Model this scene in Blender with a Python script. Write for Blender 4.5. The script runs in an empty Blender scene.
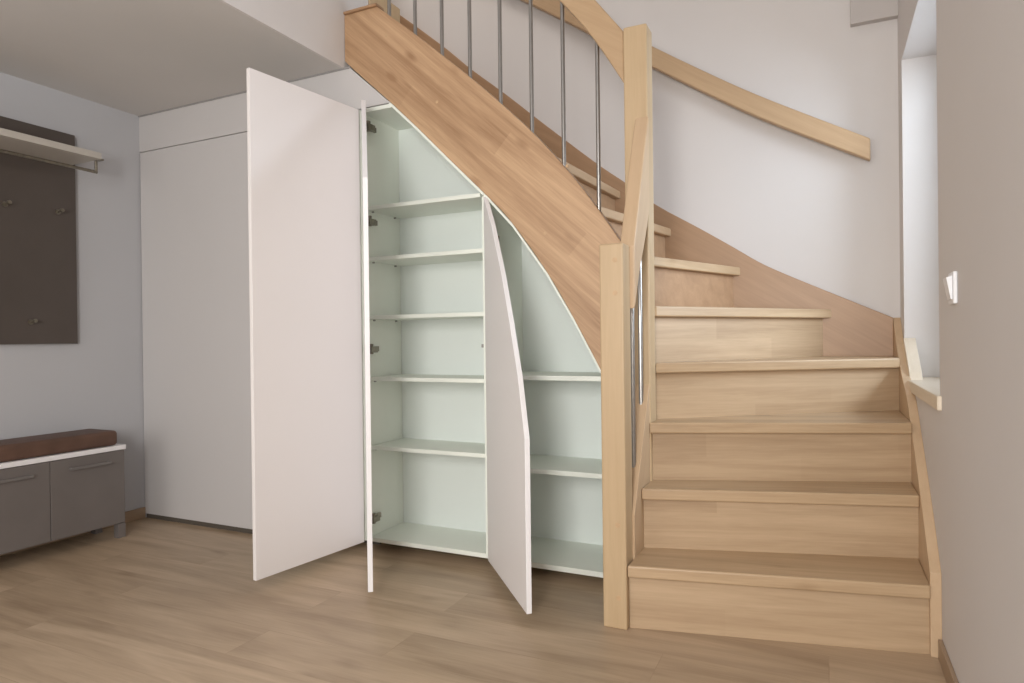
import bpy, bmesh, math, random
from mathutils import Vector, Matrix

scene = bpy.context.scene
COL = scene.collection
random.seed(4)

# ------------------------------------------------------------------ dimensions (metres)
XL = -3.55            # left wall
YF = 2.53             # front plane of the fitted cupboards and of the upper flight
ZC = 2.306            # hall ceiling
YB = 3.53             # inner face of the string on the back wall
YW = 3.56             # back wall
XR = 0.285            # inner face of the string on the right wall
XW = 0.316            # right wall
RISE = 0.225
ZB = 0.048            # underside of cupboard doors
X1, X2, X3 = -1.972, -1.326, -0.735   # cupboard divisions
X0 = -2.575

# ------------------------------------------------------------------ materials
def new_mat(name):
    m = bpy.data.materials.new(name); m.use_nodes = True
    nt = m.node_tree; b = nt.nodes['Principled BSDF']
    return m, nt, b

def plain(name, col, rough=0.5, metal=0.0, var=0.04, bump=0.0, scale=6.0, spec=0.5):
    m, nt, b = new_mat(name)
    tc = nt.nodes.new('ShaderNodeTexCoord')
    n = nt.nodes.new('ShaderNodeTexNoise'); n.inputs['Scale'].default_value = scale; n.inputs['Detail'].default_value = 4
    nt.links.new(tc.outputs['Object'], n.inputs['Vector'])
    r = nt.nodes.new('ShaderNodeValToRGB')
    a = [max(0, c*(1-var)) for c in col]; z = [min(1, c*(1+var)) for c in col]
    r.color_ramp.elements[0].position = 0.3; r.color_ramp.elements[1].position = 0.7
    r.color_ramp.elements[0].color = (*a, 1); r.color_ramp.elements[1].color = (*z, 1)
    nt.links.new(n.outputs['Fac'], r.inputs['Fac']); nt.links.new(r.outputs['Color'], b.inputs['Base Color'])
    b.inputs['Roughness'].default_value = rough; b.inputs['Metallic'].default_value = metal
    b.inputs['Specular IOR Level'].default_value = spec
    if bump:
        n2 = nt.nodes.new('ShaderNodeTexNoise'); n2.inputs['Scale'].default_value = 180; n2.inputs['Detail'].default_value = 3
        nt.links.new(tc.outputs['Object'], n2.inputs['Vector'])
        bp = nt.nodes.new('ShaderNodeBump'); bp.inputs['Strength'].default_value = bump; bp.inputs['Distance'].default_value = 0.002
        nt.links.new(n2.outputs['Fac'], bp.inputs['Height']); nt.links.new(bp.outputs['Normal'], b.inputs['Normal'])
    return m

def wood(name, light, dark, rot=(0, 0, 0), stave=0.11, length=1.3, rough=0.42, contrast=1.0, knots=0.25):
    """grain runs along local X after the rotation; glued staves differ slightly in tone"""
    m, nt, b = new_mat(name); N = nt.nodes; L = nt.links
    tc = N.new('ShaderNodeTexCoord')
    mp = N.new('ShaderNodeMapping'); mp.vector_type = 'TEXTURE'
    mp.inputs['Rotation'].default_value = rot
    L.new(tc.outputs['Object'], mp.inputs['Vector'])
    br = N.new('ShaderNodeTexBrick')
    br.inputs['Color1'].default_value = (0.25, 0.25, 0.25, 1); br.inputs['Color2'].default_value = (0.75, 0.75, 0.75, 1)
    br.inputs['Mortar'].default_value = (0.45, 0.45, 0.45, 1)
    br.inputs['Scale'].default_value = 1; br.inputs['Mortar Size'].default_value = 0.0
    br.inputs['Brick Width'].default_value = length; br.inputs['Row Height'].default_value = stave
    L.new(mp.outputs['Vector'], br.inputs['Vector'])
    st = N.new('ShaderNodeMapping'); st.inputs['Scale'].default_value = (1.1, 20, 20)
    L.new(mp.outputs['Vector'], st.inputs['Vector'])
    n1 = N.new('ShaderNodeTexNoise'); n1.inputs['Scale'].default_value = 1.0; n1.inputs['Detail'].default_value = 6; n1.inputs['Roughness'].default_value = 0.6
    n1.inputs['Distortion'].default_value = 0.6
    L.new(st.outputs['Vector'], n1.inputs['Vector'])
    s2 = N.new('ShaderNodeMapping'); s2.inputs['Scale'].default_value = (9, 160, 160)
    L.new(mp.outputs['Vector'], s2.inputs['Vector'])
    n2 = N.new('ShaderNodeTexNoise'); n2.inputs['Scale'].default_value = 1.0; n2.inputs['Detail'].default_value = 3
    L.new(s2.outputs['Vector'], n2.inputs['Vector'])
    s3 = N.new('ShaderNodeMapping'); s3.inputs['Scale'].default_value = (3.0, 7, 7)
    L.new(mp.outputs['Vector'], s3.inputs['Vector'])
    vo = N.new('ShaderNodeTexVoronoi'); vo.inputs['Scale'].default_value = 1.1; vo.inputs['Randomness'].default_value = 1
    L.new(s3.outputs['Vector'], vo.inputs['Vector'])
    kr = N.new('ShaderNodeMapRange'); kr.inputs['From Min'].default_value = 0.02; kr.inputs['From Max'].default_value = 0.17
    kr.inputs['To Min'].default_value = knots; kr.inputs['To Max'].default_value = 0
    L.new(vo.outputs['Distance'], kr.inputs['Value'])
    def mth(op, a, bv):
        q = N.new('ShaderNodeMath'); q.operation = op
        for i, s in enumerate((a, bv)):
            if isinstance(s, (int, float)): q.inputs[i].default_value = s
            else: L.new(s, q.inputs[i])
        return q.outputs[0]
    bw = N.new('ShaderNodeRGBToBW'); L.new(br.outputs['Color'], bw.inputs['Color'])
    v = mth('ADD', mth('MULTIPLY', mth('SUBTRACT', bw.outputs[0], 0.5), 0.55*contrast), mth('MULTIPLY', mth('SUBTRACT', n1.outputs['Fac'], 0.5), 1.5*contrast))
    v = mth('ADD', v, mth('MULTIPLY', mth('SUBTRACT', n2.outputs['Fac'], 0.5), 0.45*contrast))
    v = mth('ADD', v, kr.outputs[0])
    v = mth('ADD', v, 0.45)
    cl = N.new('ShaderNodeClamp'); L.new(v, cl.inputs['Value'])
    mx = N.new('ShaderNodeMixRGB'); mx.inputs['Color1'].default_value = (*light, 1); mx.inputs['Color2'].default_value = (*dark, 1)
    L.new(cl.outputs[0], mx.inputs['Fac']); L.new(mx.outputs['Color'], b.inputs['Base Color'])
    b.inputs['Roughness'].default_value = rough
    bp = N.new('ShaderNodeBump'); bp.inputs['Strength'].default_value = 0.08; bp.inputs['Distance'].default_value = 0.001
    L.new(n2.outputs['Fac'], bp.inputs['Height']); L.new(bp.outputs['Normal'], b.inputs['Normal'])
    return m

def floor_mat():
    m, nt, b = new_mat('oak_laminate'); N = nt.nodes; L = nt.links
    tc = N.new('ShaderNodeTexCoord')
    br = N.new('ShaderNodeTexBrick'); br.offset = 0.37
    br.inputs['Color1'].default_value = (0.1, 0.1, 0.1, 1); br.inputs['Color2'].default_value = (0.9, 0.9, 0.9, 1)
    br.inputs['Mortar'].default_value = (0.5, 0.5, 0.5, 1)
    br.inputs['Scale'].default_value = 1; br.inputs['Mortar Size'].default_value = 0.0012; br.inputs['Mortar Smooth'].default_value = 0.2
    br.inputs['Brick Width'].default_value = 1.28; br.inputs['Row Height'].default_value = 0.19
    L.new(tc.outputs['Object'], br.inputs['Vector'])
    # shift the grain from plank to plank
    bw = N.new('ShaderNodeRGBToBW'); L.new(br.outputs['Color'], bw.inputs['Color'])
    cx = N.new('ShaderNodeCombineXYZ'); L.new(bw.outputs[0], cx.inputs['Z'])
    va = N.new('ShaderNodeVectorMath'); va.operation = 'MULTIPLY_ADD'
    va.inputs[1].default_value = (1, 1, 1)
    L.new(tc.outputs['Object'], va.inputs[0]); L.new(cx.outputs[0], va.inputs[2])
    def noise(sc, det, dist=0.0):
        mp = N.new('ShaderNodeMapping'); mp.inputs['Scale'].default_value = sc
        L.new(va.outputs[0], mp.inputs['Vector'])
        n = N.new('ShaderNodeTexNoise'); n.inputs['Scale'].default_value = 1; n.inputs['Detail'].default_value = det; n.inputs['Distortion'].default_value = dist
        L.new(mp.outputs[0], n.inputs['Vector']); return n.outputs['Fac']
    a = noise((1.3, 9, 3), 5, 0.8); f = noise((7, 120, 3), 3)
    mpk = N.new('ShaderNodeMapping'); mpk.inputs['Scale'].default_value = (2.2, 5.5, 3); L.new(va.outputs[0], mpk.inputs['Vector'])
    vo = N.new('ShaderNodeTexVoronoi'); vo.inputs['Scale'].default_value = 1; L.new(mpk.outputs[0], vo.inputs['Vector'])
    kr = N.new('ShaderNodeMapRange'); kr.inputs['From Min'].default_value = 0.03; kr.inputs['From Max'].default_value = 0.16
    kr.inputs['To Min'].default_value = 0.25; kr.inputs['To Max'].default_value = 0
    L.new(vo.outputs['Distance'], kr.inputs['Value'])
    def mth(op, p, q):
        k = N.new('ShaderNodeMath'); k.operation = op
        for i, s in enumerate((p, q)):
            if isinstance(s, (int, float)): k.inputs[i].default_value = s
            else: L.new(s, k.inputs[i])
        return k.outputs[0]
    v = mth('ADD', mth('MULTIPLY', a, 1.6), mth('MULTIPLY', f, 0.4))
    v = mth('ADD', v, mth('MULTIPLY', bw.outputs[0], 0.2)); v = mth('SUBTRACT', v, 0.64)
    v = mth('ADD', v, kr.outputs[0])
    cl = N.new('ShaderNodeClamp'); L.new(v, cl.inputs['Value'])
    mx = N.new('ShaderNodeMixRGB'); mx.inputs['Color1'].default_value = (*FLOOR_L, 1); mx.inputs['Color2'].default_value = (*FLOOR_D, 1)
    L.new(cl.outputs[0], mx.inputs['Fac'])
    m2 = N.new('ShaderNodeMixRGB'); m2.blend_type = 'MULTIPLY'; m2.inputs['Color2'].default_value = (0.72, 0.68, 0.64, 1)
    fs = mth('MULTIPLY', br.outputs['Fac'], 0.45); L.new(fs, m2.inputs['Fac']); L.new(mx.outputs[0], m2.inputs['Color1'])
    L.new(m2.outputs[0], b.inputs['Base Color'])
    b.inputs['Roughness'].default_value = 0.38; b.inputs['Specular IOR Level'].default_value = 0.4
    bp = N.new('ShaderNodeBump'); bp.inputs['Strength'].default_value = 0.1; bp.inputs['Distance'].default_value = 0.001
    L.new(v, bp.inputs['Height']); L.new(bp.outputs['Normal'], b.inputs['Normal'])
    return m

FLOOR_L = (0.57, 0.435, 0.305); FLOOR_D = (0.29, 0.203, 0.128)
WL = (0.58, 0.425, 0.268); WD = (0.345, 0.225, 0.125)
PI = math.pi
M = {}
M['floor'] = floor_mat()
M['wall'] = plain('painted_plaster', (0.66, 0.635, 0.625), 0.9, var=0.015, bump=0.15, scale=2)
M['wall_left'] = plain('dimmed_cool_plaster', (0.49, 0.495, 0.52), 0.9, var=0.015, bump=0.15, scale=2)  # dimmer light at the left end is put into this darker wall colour
M['boxing'] = plain('boxing_plaster', (0.52, 0.49, 0.475), 0.9, var=0.015, scale=2)  # darker grey plaster of the corner boxing
M['dark'] = plain('shadowed_plinth', (0.09, 0.075, 0.06), 0.8, var=0.05)  # near-black colour stands for the shadow under the doors
M['plinth'] = plain('wood_tone_plinth', (0.40, 0.32, 0.24), 0.7, var=0.05)
M['ceiling'] = plain('ceiling_paint', (0.62, 0.60, 0.585), 0.95, var=0.02, scale=2)
M['door'] = plain('white_lacquer', (0.80, 0.77, 0.765), 0.45, var=0.01, scale=1.5)
M['panel'] = plain('dimmed_white_panel', (0.565, 0.55, 0.55), 0.5, var=0.01, scale=1.5)  # white fronts greyed: weaker light on the left is painted in
M['edge'] = plain('white_edge_band', (0.85, 0.84, 0.86), 0.45, var=0.01)
M['carcass'] = plain('white_melamine', (0.86, 0.90, 0.83), 0.5, var=0.01, scale=1.5)
M['back'] = plain('cabinet_back_board', (0.86, 0.92, 0.89), 0.55, var=0.015, scale=1.5)
M['wx'] = wood('beech_along_x', WL, WD)
M['wy'] = wood('beech_along_y', WL, WD, (0, 0, PI/2))
M['wz'] = wood('beech_upright', (0.58, 0.435, 0.268), (0.44, 0.31, 0.178), (0, PI/2, 0), stave=0.3, length=4, knots=0.12, contrast=0.8)
M['wriser'] = wood('beech_riser', (0.57, 0.42, 0.272), (0.36, 0.245, 0.147), (PI/2, 0, 0), stave=0.09, length=0.7, knots=0.08)
M['wstring'] = wood('beech_sloping', (0.60, 0.40, 0.24), (0.33, 0.19, 0.10), (PI/2, math.radians(42), 0), stave=0.115, length=1.1, contrast=1.3, knots=0.6)
M['wback'] = wood('beech_shaded_string', (0.46, 0.29, 0.17), (0.28, 0.16, 0.085), (PI/2, math.radians(32), 0), stave=0.14, length=1.4, contrast=0.7)  # darker beech: shadow along the upper stairs is put into the colour
M['wside'] = wood('beech_side_string', (0.62, 0.455, 0.295), (0.48, 0.33, 0.20), (0, math.radians(-60), PI/2), stave=0.14, length=1.4, contrast=0.7)
M['wrail'] = wood('beech_rail', (0.58, 0.41, 0.25), (0.40, 0.265, 0.15), (PI/2, math.radians(33), 0), stave=0.3, length=3, contrast=0.7)
M['wshaded'] = wood('beech_shaded_tread', (0.50, 0.345, 0.21), (0.36, 0.23, 0.13), (0, 0, PI/2))  # darkened copy of the tread beech, shadow on the upper treads painted in
M['sill'] = wood('pale_sill', (0.80, 0.72, 0.60), (0.66, 0.56, 0.43), (0, 0, PI/2), contrast=0.6)
M['plug'] = plain('wood_plug', (0.53, 0.36, 0.21), 0.5, var=0.1, scale=60)
M['steel'] = plain('brushed_steel', (0.40, 0.39, 0.375), 0.33, 1.0, var=0.04, scale=40)
M['dark_metal'] = plain('hinge_metal', (0.24, 0.215, 0.175), 0.35, 0.8, var=0.2, scale=60)
M['taupe'] = plain('taupe_laminate', (0.16, 0.142, 0.135), 0.45, var=0.05)
M['taupe_dark'] = plain('dark_taupe_laminate', (0.082, 0.066, 0.058), 0.5, var=0.06)
M['shelf_grey'] = plain('pale_grey_laminate', (0.50, 0.47, 0.43), 0.5, var=0.03)
M['leather'] = plain('brown_leather', (0.115, 0.062, 0.043), 0.55, var=0.15, bump=0.4, scale=14)
M['white_plastic'] = plain('white_plastic', (0.80, 0.81, 0.84), 0.35, var=0.01)
M['skirting'] = wood('skirting_wood', (0.40, 0.29, 0.20), (0.28, 0.19, 0.12), (0, 0, PI/2), stave=0.3, length=3)
M['frame'] = plain('window_frame_white', (0.8, 0.8, 0.8), 0.4, var=0.01)

def glass_mat():
    m = bpy.data.materials.new('window_glass'); m.use_nodes = True
    nt = m.node_tree; nt.nodes.clear()
    o = nt.nodes.new('ShaderNodeOutputMaterial'); mx = nt.nodes.new('ShaderNodeMixShader')
    t = nt.nodes.new('ShaderNodeBsdfTransparent'); g = nt.nodes.new('ShaderNodeBsdfGlossy'); g.inputs['Roughness'].default_value = 0.02
    fr = nt.nodes.new('ShaderNodeFresnel'); fr.inputs['IOR'].default_value = 1.45
    nt.links.new(fr.outputs[0], mx.inputs[0]); nt.links.new(t.outputs[0], mx.inputs[1]); nt.links.new(g.outputs[0], mx.inputs[2])
    nt.links.new(mx.outputs[0], o.inputs['Surface']); return m
M['glass'] = glass_mat()

# ------------------------------------------------------------------ mesh helpers
def bx(bm, x0, x1, y0, y1, z0, z1):
    v = [bm.verts.new(p) for p in ((x0,y0,z0),(x1,y0,z0),(x1,y1,z0),(x0,y1,z0),(x0,y0,z1),(x1,y0,z1),(x1,y1,z1),(x0,y1,z1))]
    for f in ((3,2,1,0),(4,5,6,7),(0,1,5,4),(1,2,6,5),(2,3,7,6),(3,0,4,7)):
        bm.faces.new([v[i] for i in f])

def prism(bm, poly, plane, a, b):
    """extrude a 2D outline: plane 'xz' along y, 'yz' along x, 'xy' along z"""
    def P(p, t):
        return (p[0], t, p[1]) if plane == 'xz' else ((t, p[0], p[1]) if plane == 'yz' else (p[0], p[1], t))
    va = [bm.verts.new(P(p, a)) for p in poly]; vb = [bm.verts.new(P(p, b)) for p in poly]
    bm.faces.new(va); bm.faces.new(vb[::-1])
    n = len(poly)
    for i in range(n):
        j = (i+1) % n
        bm.faces.new((va[j], va[i], vb[i], vb[j]))

def tube(bm, p0, p1, r, seg=16, r1=None):
    p0, p1 = Vector(p0), Vector(p1); d = p1-p0
    q = d.to_track_quat('Z', 'Y').to_matrix(); r1 = r if r1 is None else r1
    a, b = [], []
    for i in range(seg):
        t = 2*PI*i/seg; c = Vector((math.cos(t), math.sin(t), 0))
        a.append(bm.verts.new(p0+q@(c*r))); b.append(bm.verts.new(p1+q@(c*r1)))
    bm.faces.new(a[::-1]); bm.faces.new(b)
    for i in range(seg):
        j = (i+1) % seg; bm.faces.new((a[i], a[j], b[j], b[i]))

def make(name, bm, mat, parent=None, bevel=0.0, smooth=False, segs=2, xf=None):
    """link a bmesh (world coordinates) as one mesh object; a part keeps world position under its parent Empty"""
    bmesh.ops.remove_doubles(bm, verts=bm.verts, dist=1e-6)
    bmesh.ops.recalc_face_normals(bm, faces=bm.faces)
    if bevel:
        ed = [e for e in bm.edges if len(e.link_faces) == 2 and e.calc_face_angle(0) > 0.6]
        bmesh.ops.bevel(bm, geom=ed, offset=bevel, segments=segs, affect='EDGES', profile=0.5, clamp_overlap=True)
    if xf is not None: bmesh.ops.transform(bm, matrix=xf, verts=bm.verts)
    base = Vector((0, 0, 0))
    if parent is not None:
        q = parent
        while q is not None: base += q.location; q = q.parent
    bmesh.ops.translate(bm, verts=bm.verts, vec=-base)
    me = bpy.data.meshes.new(name); bm.to_mesh(me); bm.free()
    me.materials.append(mat)
    if smooth:
        for p in me.polygons: p.use_smooth = True
    o = bpy.data.objects.new(name, me); COL.objects.link(o)
    if parent is not None: o.parent = parent
    return o

def box(name, mat, x0, x1, y0, y1, z0, z1, parent=None, bevel=0.0015, xf=None):
    bm = bmesh.new(); bx(bm, x0, x1, y0, y1, z0, z1)
    return make(name, bm, mat, parent, bevel, xf=xf)

def thing(name, label, cat, loc, group=None):
    o = bpy.data.objects.new(name, None); COL.objects.link(o); o.location = loc; o.empty_display_size = 0.1
    o['label'] = label; o['category'] = cat
    if group: o['group'] = group
    return o

def struct(o): o['kind'] = 'structure'; return o

def spline(pts, n=6):
    out = []
    P = [pts[0]]+list(pts)+[pts[-1]]
    for i in range(1, len(P)-2):
        p0, p1, p2, p3 = P[i-1], P[i], P[i+1], P[i+2]
        for k in range(n):
            t = k/n
            out.append(tuple(0.5*((2*p1[j])+(-p0[j]+p2[j])*t+(2*p0[j]-5*p1[j]+4*p2[j]-p3[j])*t*t+(-p0[j]+3*p1[j]-3*p2[j]+p3[j])*t**3) for j in (0, 1)))
    out.append(tuple(pts[-1])); return out

def interp(pts, x):
    pts = sorted(pts)
    if x <= pts[0][0]: a, b = pts[0], pts[1]
    elif x >= pts[-1][0]: a, b = pts[-2], pts[-1]
    else:
        for a, b in zip(pts, pts[1:]):
            if a[0] <= x <= b[0]: break
    return a[1]+(b[1]-a[1])*(x-a[0])/(b[0]-a[0])

# ------------------------------------------------------------------ the room
struct(box('floor', M['floor'], -3.8, 0.75, -2.2, 3.8, -0.1, 0.0, bevel=0))
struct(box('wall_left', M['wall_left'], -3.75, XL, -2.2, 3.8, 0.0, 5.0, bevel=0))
struct(box('wall_back', M['wall'], XL, 0.60, YW, YW+0.2, 0.0, 5.0, bevel=0))
bm = bmesh.new()          # right wall with the window niche left open
NY0, NY1, NZ0, NZ1, NX = 2.40, 3.40, 0.767, 2.215, 0.60
bx(bm, XW, NX, -2.2, NY0, 0, 5); bx(bm, XW, NX, NY1, YW, 0, 5)
bx(bm, XW, NX, NY0, NY1, 0, NZ0); bx(bm, XW, NX, NY0, NY1, NZ1, 5)
struct(make('wall_right', bm, M['wall']))
bm = bmesh.new(); bx(bm, XL, -2.08, -2.2, YW, ZC, 2.7)
struct(make('ceiling', bm, M['ceiling']))
struct(box('ceiling', M['wall'], XL, NX, -2.2, YW, 4.6, 4.75, bevel=0))
bm = bmesh.new(); bx(bm, -2.08, -2.066, -2.2, 2.72, ZC-0.001, 5.0)
struct(make('wall_upper', bm, M['wall']))
struct(box('trim_1', M['boxing'], 0.12, XW, YB-0.01, YW, 2.467, 5.0, bevel=0.002))     # boxed-in corner over the window
# fascia above the cupboard doors
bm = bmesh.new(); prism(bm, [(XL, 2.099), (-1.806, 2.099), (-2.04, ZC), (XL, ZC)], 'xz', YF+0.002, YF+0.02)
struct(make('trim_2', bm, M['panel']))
struct(box('painted_shadow_line', plain('painted_shadow', (0.3, 0.29, 0.285), 0.9), XL, -2.03, YF-0.004, YF+0.002, ZC-0.007, ZC, bevel=0))  # dark strip painted as the shadow line under the ceiling
# skirtings
struct(box('baseboard_left', M['skirting'], XL, XL+0.012, -2.2, YF, 0, 0.062, bevel=0.002))
struct(box('baseboard_right', M['skirting'], XW-0.012, XW, -2.2, 2.395, 0, 0.062, bevel=0.002))
# window in the niche
w = bpy.data.objects.new('window_1', None); COL.objects.link(w); w.location = (NX-0.06, 2.9, NZ0+0.045); w['kind'] = 'structure'
bm = bmesh.new()
for (a, b, c, d) in ((NY0, NY0+0.07, NZ0+0.045, NZ1), (NY1-0.07, NY1, NZ0+0.045, NZ1), (NY0+0.07, NY1-0.07, NZ0+0.045, NZ0+0.115), (NY0+0.07, NY1-0.07, NZ1-0.07, NZ1)):
    bx(bm, NX-0.07, NX-0.005, a, b, c, d)
make('window_frame', bm, M['frame'], w, 0.003)
box('glass_pane', M['glass'], NX-0.045, NX-0.035, NY0+0.07, NY1-0.07, NZ0+0.115, NZ1-0.07, w, 0)
box('window_handle', M['white_plastic'], NX-0.10, NX-0.07, NY0+0.025, NY0+0.045, 1.42, 1.56, w, 0.004)
sill = box('window_sill', M['sill'], XW-0.012, NX-0.005, NY0-0.03, NY1, NZ0, NZ0+0.045, None, 0.004)
sill['kind'] = 'structure'

bm = bmesh.new(); prism(bm, [(3.16, NZ0+0.045), (3.20, 0.85), (3.399, 0.985), (3.399, NZ0+0.045)], 'yz', XW-0.004, XW+0.042)
struct(make('trim_4', bm, M['sill'], None, 0.002))
# ------------------------------------------------------------------ staircase
st = thing('staircase', 'light beech quarter-turn winder staircase with steel balusters, open cupboards beneath', 'staircase', (-0.66, 2.25, 0.0))

TOP = [(-2.064, 2.556), (-1.872, 2.556), (-1.664, 2.385), (-1.529, 2.268), (-1.384, 2.140), (-1.24, 2.005), (-1.094, 1.860), (-0.954, 1.700), (-0.841, 1.553), (-0.72, 1.375), (-0.70, 1.34)]
BOT = [(-2.064, 2.338), (-1.981, 2.260), (-1.811, 2.106), (-1.654, 1.957), (-1.505, 1.809), (-1.303, 1.611), (-1.191, 1.490), (-1.034, 1.272), (-0.923, 1.085), (-0.816, 0.885), (-0.70, 0.655)]
tp = [TOP[0]]+spline(TOP[1:]); bt = spline(BOT)
bm = bmesh.new(); prism(bm, tp+bt[::-1], 'xz', YF, YF+0.045)
string = make('outer_stringer', bm, M['wstring'], st, 0.003)
def plug(x, y, z, axis, parent, r=0.009):
    b = bmesh.new()
    d = Vector((0, -1, 0)) if axis == 'y' else Vector((1, 0, 0))
    p = Vector((x, y, z)); tube(b, p-d*0.004, p+d*0.0008, r, 14)
    make('wood_plug', b, M['plug'], parent)
for x, z in ((-1.823, 2.409), (-1.553, 2.06), (-1.041, 1.436), (-0.941, 1.7)):
    plug(x, YF, z, 'y', string, 0.007)
# dark capping where the string meets the upper floor
box('stringer_cap', M['wback'], -2.06, -1.868, YF-0.012, YF+0.05, 2.556, 2.568, st, 0.002)

# newel posts
def newel(x0, x1, y0, y1, z1, ch):
    b = bmesh.new(); bx(b, x0, x1, y0, y1, 0, z1)
    return make('newel_post', b, M['wz'], st, ch, segs=3)
nf = newel(-0.706, -0.621, 2.203, 2.293, 1.325, 0.006)
for z in (1.267, 1.154, 0.358, 0.107): plug(-0.65, 2.203, z, 'y', nf)
nt_ = newel(-0.700, -0.608, 2.520, 2.610, 2.205, 0.006)

# lower inner string between the two posts
LT = [(2.285, 0.375), (2.393, 0.575), (2.457, 0.69), (2.525, 0.83)]
bm = bmesh.new(); prism(bm, [(2.285, 0.0)]+LT+[(2.525, 0.0)], 'yz', -0.664, -0.613)
make('inner_stringer', bm, M['wside'], st, 0.003)
# lower handrail (drops steeply from the tall post to the short one)
bm = bmesh.new(); prism(bm, spline([(2.288, 1.10), (2.36, 1.24), (2.45, 1.37), (2.524, 1.50)], 4)+spline([(2.524, 1.855), (2.45, 1.70), (2.36, 1.49), (2.288, 1.325)], 4), 'yz', -0.657, -0.603)
make('handrail', bm, M['wside'], st, 0.016, segs=4)

# upper handrail, standing over the outer string
RB = [(-0.70, 1.990), (-0.829, 2.199), (-0.954, 2.362), (-1.094, 2.522), (-1.24, 2.668), (-1.50, 2.905), (-1.872, 3.23)]
RT = [(-0.70, 2.195), (-0.815, 2.345), (-0.95, 2.520), (-1.094, 2.668), (-1.24, 2.805), (-1.50, 3.035), (-1.872, 3.36)]
bm = bmesh.new(); prism(bm, spline(RT, 4)+spline(RB, 4)[::-1], 'xz', YF-0.002, YF+0.052)
make('handrail', bm, M['wrail'], st, 0.008, segs=3)
for x in (-1.819, -1.677, -1.536, -1.395, -1.248, -1.103, -0.962, -0.815):
    bm = bmesh.new(); yb = YF+0.022
    tube(bm, (x, yb, interp(TOP[1:], x)-0.02), (x, yb, interp(RB, x)+0.02), 0.0085)
    make('baluster', bm, M['steel'], st, smooth=False)
for y, dz in ((2.492, 0), (2.375, 0)):
    bm = bmesh.new(); tube(bm, (-0.638, y, interp(LT, y)-0.05), (-0.638, y, 1.10+(y-2.288)*1.69+0.03), 0.0085)
    make('baluster', bm, M['steel'], st)

# nosing lines: inner end, outer end of every tread
NOSE = {1: ((-0.617, 2.198), (XR, 2.385)), 2: ((-0.612, 2.381), (XR, 2.635)), 3: ((-0.611, 2.510), (XR, 2.83)),
        4: ((-0.608, 2.606), (XR, 3.256)), 5: ((-0.603, 2.618), (0.028, YB)), 6: ((-0.768, 2.585), (-0.386, YB)),
        7: ((-0.917, 2.577), (-0.732, YB)), 8: ((-1.065, 2.577), (-1.004, YB)), 9: ((-1.37, 2.577), (-1.385, YB)),
        10: ((-1.59, 2.577), (-1.60, YB)), 11: ((-1.82, 2.577), (-1.83, YB)), 12: ((-2.09, 2.577), (-2.09, YB))}
def off(seg, d):
    """shift a nosing line back under the next step"""
    a, b = Vector(seg[0]), Vector(seg[1]); t = (b-a).normalized(); n = Vector((-t.y, t.x))
    return (a+n*d, b+n*d)
def clampx(p): return (min(p[0], XR), min(p[1], YB))
TH = 0.042
for k in range(1, 12):
    a, b = NOSE[k]; c, d = off(NOSE[k+1], 0.05)
    c, d = tuple(c), clampx(d)
    poly = [a, b]
    pass
    if k == 4: poly = [a, b, (XR, YB)]
    if k == 4: poly = [a, b, (XR, YB), (NOSE[5][1][0]-0.06, YB), (-0.603, 2.66)]
    elif k == 5: poly = [a, b, (NOSE[6][1][0]-0.05, YB), (-0.79, 2.62), (-0.70, 2.612), (-0.617, 2.612)]
    elif k < 4: poly = [a, b, (XR, d[1]), (a[0], max(c[1], a[1]+0.05))]
    else: poly = [a, b, (d[0], YB), (c[0], 2.577)]
    z = k*RISE
    bm = bmesh.new(); prism(bm, poly, 'xy', z-TH, z)
    th = math.atan2(NOSE[k][1][1]-NOSE[k][0][1], NOSE[k][1][0]-NOSE[k][0][0])
    make('tread', bm, wood('beech_tread', WL, WD, (0, 0, th)) if k < 7 else M['wshaded'], st, 0.006, segs=3)
for k in range(1, 12):
    a, b = off(NOSE[k], 0.032); c, d = off(NOSE[k], 0.048)
    if k < 4:
        def onx(p, q, x): t = (x-p.x)/(q.x-p.x); return tuple(p+(q-p)*t)
        poly = [onx(a, b, -0.62), onx(a, b, XR), onx(c, d, XR), onx(c, d, -0.62)]
    else:
        def ony(p, q, y): t = (y-p.y)/(q.y-p.y); return tuple(p+(q-p)*t)
        def onx(p, q, x): t = (x-p.x)/(q.x-p.x); return tuple(p+(q-p)*t)
        if k == 4: poly = [onx(a, b, -0.69), onx(a, b, XR), onx(c, d, XR), onx(c, d, -0.69)]
        else:
            ylo = 2.615 if k == 5 else 2.577
            poly = [ony(a, b, ylo), ony(a, b, YB), ony(c, d, YB), ony(c, d, ylo)]
    bm = bmesh.new(); prism(bm, poly, 'xy', (k-1)*RISE if k == 1 else (k-1)*RISE-0.02, k*RISE-TH)
    th = math.atan2(NOSE[k][1][1]-NOSE[k][0][1], NOSE[k][1][0]-NOSE[k][0][0])
    make('riser', bm, wood('beech_riser', (0.57, 0.42, 0.272), (0.36, 0.245, 0.147), (PI/2, 0, th), stave=0.09, length=0.7, knots=0.08) if k < 6 else M['wback'], st, 0.001)  # upper risers take the shadow-darkened beech
# top riser and landing edge of the upper floor
box('landing_edge', M['wz'], -2.08, -2.06, 2.725, 2.99, 2.475, 2.79, st, 0.003)

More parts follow.
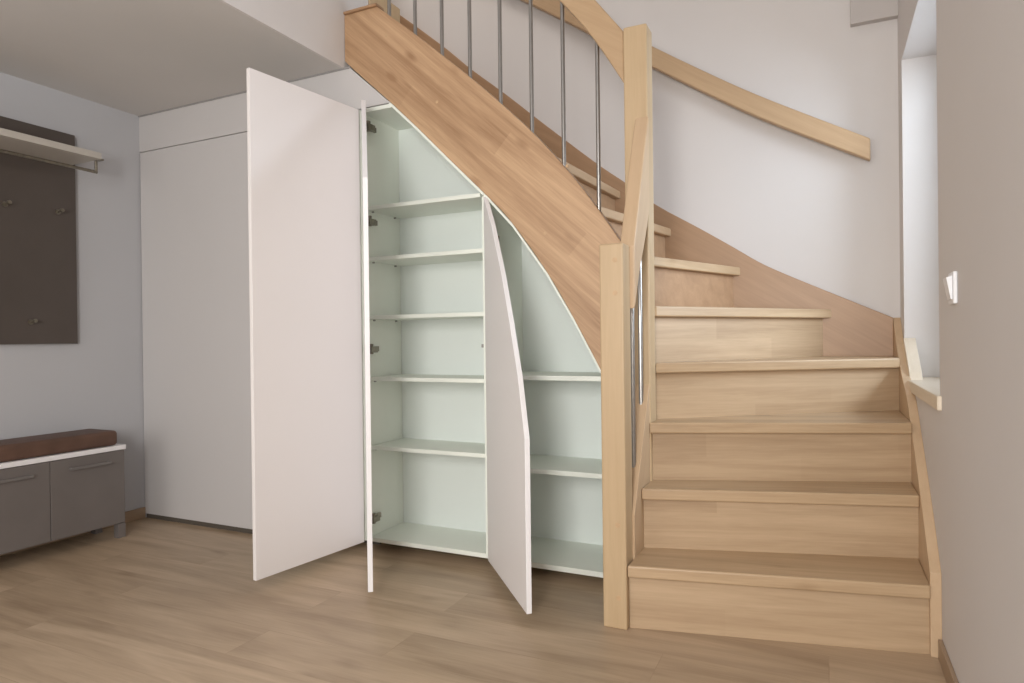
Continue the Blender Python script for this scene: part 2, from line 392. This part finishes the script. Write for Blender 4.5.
# strings along the walls
BT = [(-2.45, 3.09), (-2.30, 2.968), (-2.09, 2.79), (-1.926, 2.64), (-1.691, 2.445), (-1.506, 2.283), (-1.294, 2.101), (-1.108, 1.945), (-0.968, 1.838), (-0.811, 1.708), (-0.589, 1.566), (-0.416, 1.452), (-0.298, 1.372), (-0.182, 1.308), (0.021, 1.207), (0.285, 1.078)]
s_ = spline(BT, 3)
bm = bmesh.new(); prism(bm, s_+[(0.285, 0.62), (-0.3, 0.82), (-0.8, 1.20), (-1.3, 1.62), (-2.45, 2.72)], 'xz', YB, YW)
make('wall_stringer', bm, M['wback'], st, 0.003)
SR = [(2.402, 0.262), (2.55, 0.40), (2.70, 0.525), (2.85, 0.642), (2.983, 0.742), (3.12, 0.80), (3.235, 0.853), (3.40, 0.955), (3.532, 1.06), (YW, 1.08)]
bm = bmesh.new(); prism(bm, [(2.402, 0.0)]+spline(SR, 3)+[(YW, 0.45), (3.2, 0.3), (2.85, 0.0)], 'yz', XR, XW)
make('wall_stringer', bm, M['wside'], st, 0.003)

# ------------------------------------------------------------------ handrail on the back wall
wr = thing('wall_handrail', 'long beech handrail fixed along the back wall above the stairs', 'handrail', (-0.5, YW, 2.2))
WT = [(-2.2, 3.50), (-1.8, 3.226), (-1.253, 2.852), (-0.827, 2.547), (-0.5, 2.325), (-0.286, 2.188), (-0.05, 2.05), (0.196, 1.909)]
WB = [(-2.2, 3.385), (-1.8, 3.115), (-1.253, 2.743), (-0.827, 2.438), (-0.5, 2.217), (-0.286, 2.080), (-0.05, 1.945), (0.196, 1.808)]
bm = bmesh.new(); prism(bm, spline(WT, 3)+spline(WB, 3)[::-1], 'xz', YB-0.05, YB-0.005)
make('rail', bm, M['wrail'], wr, 0.007, segs=3)
for x in (-1.6, -0.75, 0.05):
    z = (interp(WT, x)+interp(WB, x))/2
    bm = bmesh.new(); tube(bm, (x, YB-0.006, z), (x, YW, z), 0.008); make('bracket', bm, M['steel'], wr)

# ------------------------------------------------------------------ fitted cupboards under the stairs
DT = 0.019
PY = YF+0.020         # front of carcasses
BOTX = lambda x: interp(BOT, x)

def rotz_at(px, py, ang): return Matrix.Translation((px, py, 0)) @ Matrix.Rotation(ang, 4, 'Z') @ Matrix.Translation((-px, -py, 0))

def hinge(x, y, z, parent, side=1):
    h = bmesh.new()
    bx(h, x, x+0.012*side, y, y+0.055, z-0.012, z+0.012)
    bx(h, x+0.004*side, x+0.030*side, y-0.030, y+0.022, z-0.017, z+0.010)
    tube(h, (x+0.016*side, y-0.014, z-0.024), (x+0.016*side, y-0.014, z+0.024), 0.011, 12)
    return make('hinge', h, M['dark_metal'], parent, 0.001)

# 1) closed tall cupboard beside the left wall
c0 = thing('tall_cupboard', 'tall plain white cupboard with its flat door shut, beside the left wall', 'cupboard', ((XL+X0)/2, 2.8, 0))
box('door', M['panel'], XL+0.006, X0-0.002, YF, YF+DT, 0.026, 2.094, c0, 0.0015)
bm = bmesh.new()
bx(bm, XL+0.004, XL+0.022, PY, 3.1, ZB, 2.10); bx(bm, X0-0.018, X0-0.001, PY, 3.1, ZB, 2.10)
bx(bm, XL+0.022, X0-0.018, PY, 3.1, ZB, ZB+0.018); bx(bm, XL+0.022, X0-0.018, PY, 3.1, 2.082, 2.10); bx(bm, XL+0.004, X0-0.001, 3.1, 3.106, ZB, 2.10)
make('carcass', bm, M['carcass'], c0)
box('plinth', M['dark'], XL+0.0125, X0-0.001, YF+0.006, YF+0.018, 0, ZB, c0, 0)

# 2) tall cupboard whose rectangular door stands wide open
c1 = thing('tall_cupboard', 'tall white cupboard with a full-height rectangular door swung wide open, hiding its shelves', 'cupboard', ((X0+X1)/2, 2.8, 0))
def carcass_box(c, x0, x1, yb, z1, shelves, mat=M['carcass']):
    box('side_panel', mat, x0, x0+0.018, PY, yb, ZB, z1, c, 0.001)
    box('side_panel', mat, x1-0.018, x1, PY, yb, ZB, z1, c, 0.001)
    box('bottom_panel', mat, x0+0.018, x1-0.018, PY, yb, ZB, ZB+0.018, c, 0.001)
    box('top_panel', mat, x0+0.018, x1-0.018, PY, yb, z1-0.018, z1, c, 0.001)
    box('back_panel', M['back'], x0, x1, yb, yb+0.006, ZB, z1, c, 0)
    for z in shelves: box('shelf', mat, x0+0.019, x1-0.019, PY+0.02, yb, z-0.018, z, c, 0.001)
    box('plinth', M['dark'], x0, x1, PY+0.10, PY+0.116, 0, ZB, c, 0)
carcass_box(c1, X0+0.001, X1-0.016, 3.05, 2.10, (0.5, 0.95, 1.4, 1.75))
ang = math.atan2(1.954-YF, -2.060-(X1-0.012))
d = box('door', M['door'], X1-0.012, X1-0.012+0.592, YF-DT, YF, ZB, 2.094, c1, 0.0015, xf=rotz_at(X1-0.012, YF, ang))
for z in (0.159, 0.962, 1.568, 2.0): hinge(X1-0.034, PY+0.005, z, c1, -1)

# 3) shelved cupboard left of the middle partition, sloping top under the string
c2 = thing('shelved_cupboard', 'larger open white cupboard with five shelf tiers and dark door hinges, under the upper stairs', 'cupboard', ((X1+X2)/2, 2.7, 0))
YBK = 2.83
TZ = 2.095
cut = [(x, BOTX(x)-0.004) for x in (-1.303, -1.40, -1.505, -1.58, -1.654, -1.73, -1.80)]
box('side_panel', M['carcass'], X1-0.014, X1+0.004, PY, YBK, ZB, TZ, c2, 0.001)
box('side_panel', M['carcass'], X2-0.018, X2-0.001, PY, YBK, ZB, BOTX(X2)-0.012, c2, 0.001)
box('bottom_panel', M['carcass'], X1+0.004, X2-0.018, PY, YBK, ZB, ZB+0.02, c2, 0.001)
box('plinth', M['plinth'], X1, X2, PY+0.20, PY+0.216, 0, ZB, c2, 0)
bm = bmesh.new(); prism(bm, [(X1, ZB), (X2, ZB), (X2, BOTX(X2)-0.02), *[(x, z-0.0) for x, z in cut[1:]], (-1.80, TZ), (X1, TZ)], 'xz', YBK, YBK+0.006)
make('back_panel', bm, M['back'], c2)
box('top_panel', M['carcass'], X1, -1.80, YF+0.003, YBK, TZ-0.018, TZ, c2, 0.001)
lo = [(x, BOTX(x)-0.0155) for x in (-1.815, -1.73, -1.654, -1.58, -1.505, -1.40, X2-0.001)]
hi = [(x, BOTX(x)-0.001) for x in (-1.815, -1.73, -1.654, -1.58, -1.505, -1.40, X2-0.001)]
bm = bmesh.new(); prism(bm, lo+hi[::-1], 'xz', YF+0.004, YBK)
make('sloping_top', bm, M['carcass'], c2)
for z in (1.642, 1.399, 1.121, 0.828, 0.500):
    xr = X2-0.019
    while BOTX(xr) - 0.02 < z: xr -= 0.005
    box('shelf', M['carcass'], X1+0.005, xr, PY+0.015, YBK, z-0.018, z, c2, 0.001)
    for y in (PY+0.05, YBK-0.05):
        bm = bmesh.new(); tube(bm, (X1+0.004, y, z-0.0225), (X1+0.014, y, z-0.0225), 0.004, 8); make('shelf_pin', bm, M['steel'], c2)
for z in (0.159, 0.962, 1.568, 2.016): hinge(X1+0.010, PY+0.014, z, c2, 1)
bm = bmesh.new(); bx(bm, X2-0.045, X2-0.018, PY+0.03, PY+0.07, 0.965, 0.98); make('latch', bm, M['steel'], c2, 0.001)
L2 = X2-X1-0.006
def door_top(x0, x1, shift=0.004):
    xs = [x for x, _ in BOT if x0 < x < x1]
    return [(x, BOTX(x)-shift) for x in [x1]+xs[::-1]+[x0]]
pts = [(X1+0.003, ZB), (X2-0.003, ZB)]+[p for p in door_top(-1.80, X2-0.003, 0.018)]+[(X1+0.003, 2.094)]
ang = math.atan2(2.045-YF, -1.590-(X1+0.003))
bm = bmesh.new(); prism(bm, pts, 'xz', YF, YF+DT)
d2 = make('door', bm, M['edge'], c2, 0.0015, xf=rotz_at(X1+0.003, YF, ang))

# 4) small shelved cupboard next to the newel post
c3 = thing('shelved_cupboard', 'smaller open white cupboard right of the middle partition, behind the slanted door beside the post', 'cupboard', ((X2+X3)/2, 2.7, 0))
YBK3 = 2.885
box('side_panel', M['carcass'], X2, X2+0.018, PY, YBK3, ZB, BOTX(X2+0.018)-0.012, c3, 0.001)
box('side_panel', M['carcass'], X3-0.018, X3, PY, YBK3, ZB, BOTX(X3)-0.012, c3, 0.001)
box('bottom_panel', M['carcass'], X2+0.018, X3-0.018, PY, YBK3, ZB-0.01, ZB+0.012, c3, 0.001)
box('plinth', M['plinth'], X2, X3, PY+0.20, PY+0.216, 0, ZB-0.01, c3, 0)
xs3 = [X2, -1.303, -1.191, -1.11, -1.034, -0.98, -0.923, -0.87, -0.816, X3]
bm = bmesh.new(); prism(bm, [(X2, ZB), (X3, ZB)]+[(x, BOTX(x)-0.012) for x in xs3[::-1]], 'xz', YBK3, YBK3+0.006)
make('back_panel', bm, M['back'], c3)
bm = bmesh.new(); prism(bm, [(x, BOTX(x)-0.016) for x in xs3]+[(x, BOTX(x)-0.001) for x in xs3[::-1]], 'xz', YF+0.004, YBK3)
make('sloping_top', bm, M['carcass'], c3)
for z in (0.846, 0.452):
    xr = X3-0.019
    while BOTX(xr)-0.02 < z: xr -= 0.005
    box('shelf', M['carcass'], X2+0.019, xr, PY+0.015, YBK3, z-0.02, z, c3, 0.001)
for z in (0.25, 0.75, 1.44): hinge(X2+0.018, PY+0.012, z, c3, 1)
pts = [(X2+0.001, ZB), (X3-0.003, ZB), (X3-0.003, 0.655)]+door_top(X2+0.001, X3-0.003, 0.018)[1:]
ang = math.atan2(2.096-YF, -0.953-(X2+0.001))
bm = bmesh.new(); prism(bm, pts, 'xz', YF, YF+DT)
d3 = make('door', bm, M['door'], c3, 0.0015, xf=rotz_at(X2+0.001, YF, ang))
for dd in (d3,):
    dd.data.materials.append(M['edge'])
    for p in dd.data.polygons:      # edge banding is a brighter white than the faces
        if p.area < 0.2: p.material_index = 1

# ------------------------------------------------------------------ shoe bench against the left wall
BX = -3.29; BY0, BY1 = 1.51, 2.24
be = thing('shoe_bench', 'low taupe shoe bench with white top and two flap doors, against left wall', 'bench', (-3.42, 1.87, 0))
box('top_panel', M['edge'], XL+0.002, BX, BY0-0.01, BY1+0.008, 0.455, 0.478, be, 0.0015)
bm = bmesh.new()
bx(bm, XL+0.014, BX-0.020, BY1-0.018, BY1, 0.075, 0.455); bx(bm, XL+0.014, BX-0.020, BY0, BY0+0.018, 0.075, 0.455)
bx(bm, XL+0.014, BX-0.020, BY0+0.018, BY1-0.018, 0.075, 0.093); bx(bm, XL+0.014, XL+0.02, BY0+0.018, BY1-0.018, 0.093, 0.455)
make('carcass', bm, M['taupe'], be)
for y0, y1 in ((1.8765, BY1-0.001), (BY0+0.001, 1.8735)):
    dr = box('door', M['taupe'], BX-0.019, BX-0.001, y0, y1, 0.078, 0.452, be, 0.0015)
    bm = bmesh.new(); c = (y0+y1)/2; h = 0.402
    bx(bm, BX+0.016, BX+0.024, c-0.10, c+0.10, h-0.006, h+0.006); bx(bm, BX-0.001, BX+0.018, c-0.096, c-0.084, h-0.005, h+0.005); bx(bm, BX-0.001, BX+0.018, c+0.084, c+0.096, h-0.005, h+0.005)
    make('handle', bm, plain('taupe_metal', (0.21, 0.195, 0.19), 0.4, 0.3), dr, 0.0015)
for x in (BX-0.040, XL+0.03):
    for y in (BY0+0.01, BY1-0.036):
        box('leg', M['taupe'], x, x+0.038, y, y+0.038, 0, 0.075, be, 0.001)
bm = bmesh.new(); bx(bm, XL+0.02, BX-0.012, BY0+0.01, 2.218, 0.479, 0.556)
cu = make('seat_cushion', bm, M['leather'], None, 0.02, smooth=True, segs=4)
cu['label'] = 'flat brown leather seat cushion lying on the white-topped shoe bench'; cu['category'] = 'cushion'

# ------------------------------------------------------------------ coat rack on the left wall
cr = thing('coat_rack', 'dark brown wall coat panel with pale hat shelf and metal hanging rail', 'coat rack', (XL, 1.75, 1.005))
box('back_panel', M['taupe_dark'], XL+0.001, XL+0.028, 1.30, 2.152, 1.005, 2.088, cr, 0.001)
box('hat_shelf', M['shelf_grey'], XL+0.028, -3.265, 1.25, 2.125, 1.925, 1.956, cr, 0.001)
bm = bmesh.new()
tube(bm, (-3.33, 1.28, 1.872), (-3.33, 2.142, 1.872), 0.008, 12); tube(bm, (-3.33, 2.138, 1.868), (-3.33, 2.138, 1.93), 0.007, 12); tube(bm, (-3.33, 1.284, 1.868), (-3.33, 1.284, 1.93), 0.007, 12)
make('hanging_rail', bm, M['dark_metal'], cr)
bm = bmesh.new(); bx(bm, -3.34, -3.30, 2.12, 2.160, 1.930, 1.938); make('rail_bracket', bm, M['dark_metal'], cr, 0.001)
for y, z in ((1.821, 1.672), (2.061, 1.675), (1.927, 1.113)):
    bm = bmesh.new()
    tube(bm, (XL+0.028, y, z), (XL+0.034, y, z), 0.013, 14); tube(bm, (XL+0.034, y, z), (XL+0.062, y, z+0.004), 0.0055, 10); tube(bm, (XL+0.060, y, z+0.004), (XL+0.070, y, z+0.005), 0.010, 14)
    make('hook', bm, M['dark_metal'], cr)

# ------------------------------------------------------------------ light switch on the right wall
sw = thing('light_switch', 'small white rocker light switch on the right wall near the window', 'light switch', (XW, 2.12, 1.12))
box('plate', M['white_plastic'], XW-0.010, XW, 2.082, 2.160, 1.080, 1.166, sw, 0.003)
bm = bmesh.new(); prism(bm, [(XW-0.010, 1.092), (XW-0.010, 1.156), (XW-0.024, 1.151), (XW-0.022, 1.138), (XW-0.014, 1.092)], 'xz', 2.093, 2.149)
make('rocker', bm, M['white_plastic'], sw, 0.001)

# ------------------------------------------------------------------ light
world = bpy.data.worlds.new('daylight'); scene.world = world; world.use_nodes = True
bg = world.node_tree.nodes['Background']
tcw = world.node_tree.nodes.new('ShaderNodeTexCoord'); gr = world.node_tree.nodes.new('ShaderNodeTexGradient')
bg.inputs['Color'].default_value = (1.0, 0.97, 0.95, 1); bg.inputs['Strength'].default_value = 0.8

def area(name, loc, target, size, power, col, sizey=None):
    l = bpy.data.lights.new(name, 'AREA'); l.energy = power; l.size = size; l.color = col
    if sizey: l.shape = 'RECTANGLE'; l.size_y = sizey
    o = bpy.data.objects.new(name, l); COL.objects.link(o); o.location = loc
    o.rotation_euler = (Vector(target)-Vector(loc)).to_track_quat('-Z', 'Y').to_euler(); return o
area('window_daylight', (1.1, 2.9, 1.9), (0.0, 2.95, 1.0), 1.0, 62, (0.74, 0.87, 1.0), 1.5)
area('left_fill', (-2.3, -1.7, 1.5), (-2.2, 2.7, 0.9), 1.6, 22, (1.0, 0.95, 0.88), 1.2)  # added fill from the left, no visible source
area('front_key', (-0.12, -1.5, 1.4), (-1.5, 2.7, 1.0), 0.75, 88, (1.0, 0.97, 0.93), 1.4)  # added key light behind the camera, brightens the cupboard interiors
area('stairwell_fill', (-0.8, 1.6, 4.6), (-0.5, 2.6, 1.5), 1.2, 7, (1.0, 0.95, 0.9))  # added unseen fill from above for the stairwell walls

area('landing_fill', (-2.4, 2.6, 4.3), (-1.9, 3.5, 2.6), 0.5, 9, (1.0, 0.84, 0.70))  # added unseen warm fill, brightens the wall behind the upper balusters

# ------------------------------------------------------------------ camera
yaw, pitch, roll = math.radians(25.3325), math.radians(-0.1967), math.radians(0.6951)
Rz = Matrix.Rotation(yaw, 3, 'Z'); Rx = Matrix.Rotation(pitch, 3, 'X')
Ry = Matrix(((math.cos(roll), 0, math.sin(roll)), (0, 1, 0), (-math.sin(roll), 0, math.cos(roll))))
Rm = Rz @ Rx @ Ry
right, fwd, up = Rm.col[0], Rm.col[1], Rm.col[2]
cam = bpy.data.cameras.new('camera'); co = bpy.data.objects.new('camera', cam); COL.objects.link(co)
m = Matrix((right, up, -fwd)).transposed().to_4x4(); m.translation = (0, 0, 1.0)
co.matrix_world = m
cam.sensor_width = 36; cam.lens = 662.4/1024*36; cam.clip_start = 0.05
scene.camera = co
scene.view_settings.view_transform = 'Standard'
scene.view_settings.look = 'None'
scene.view_settings.exposure = -0.1
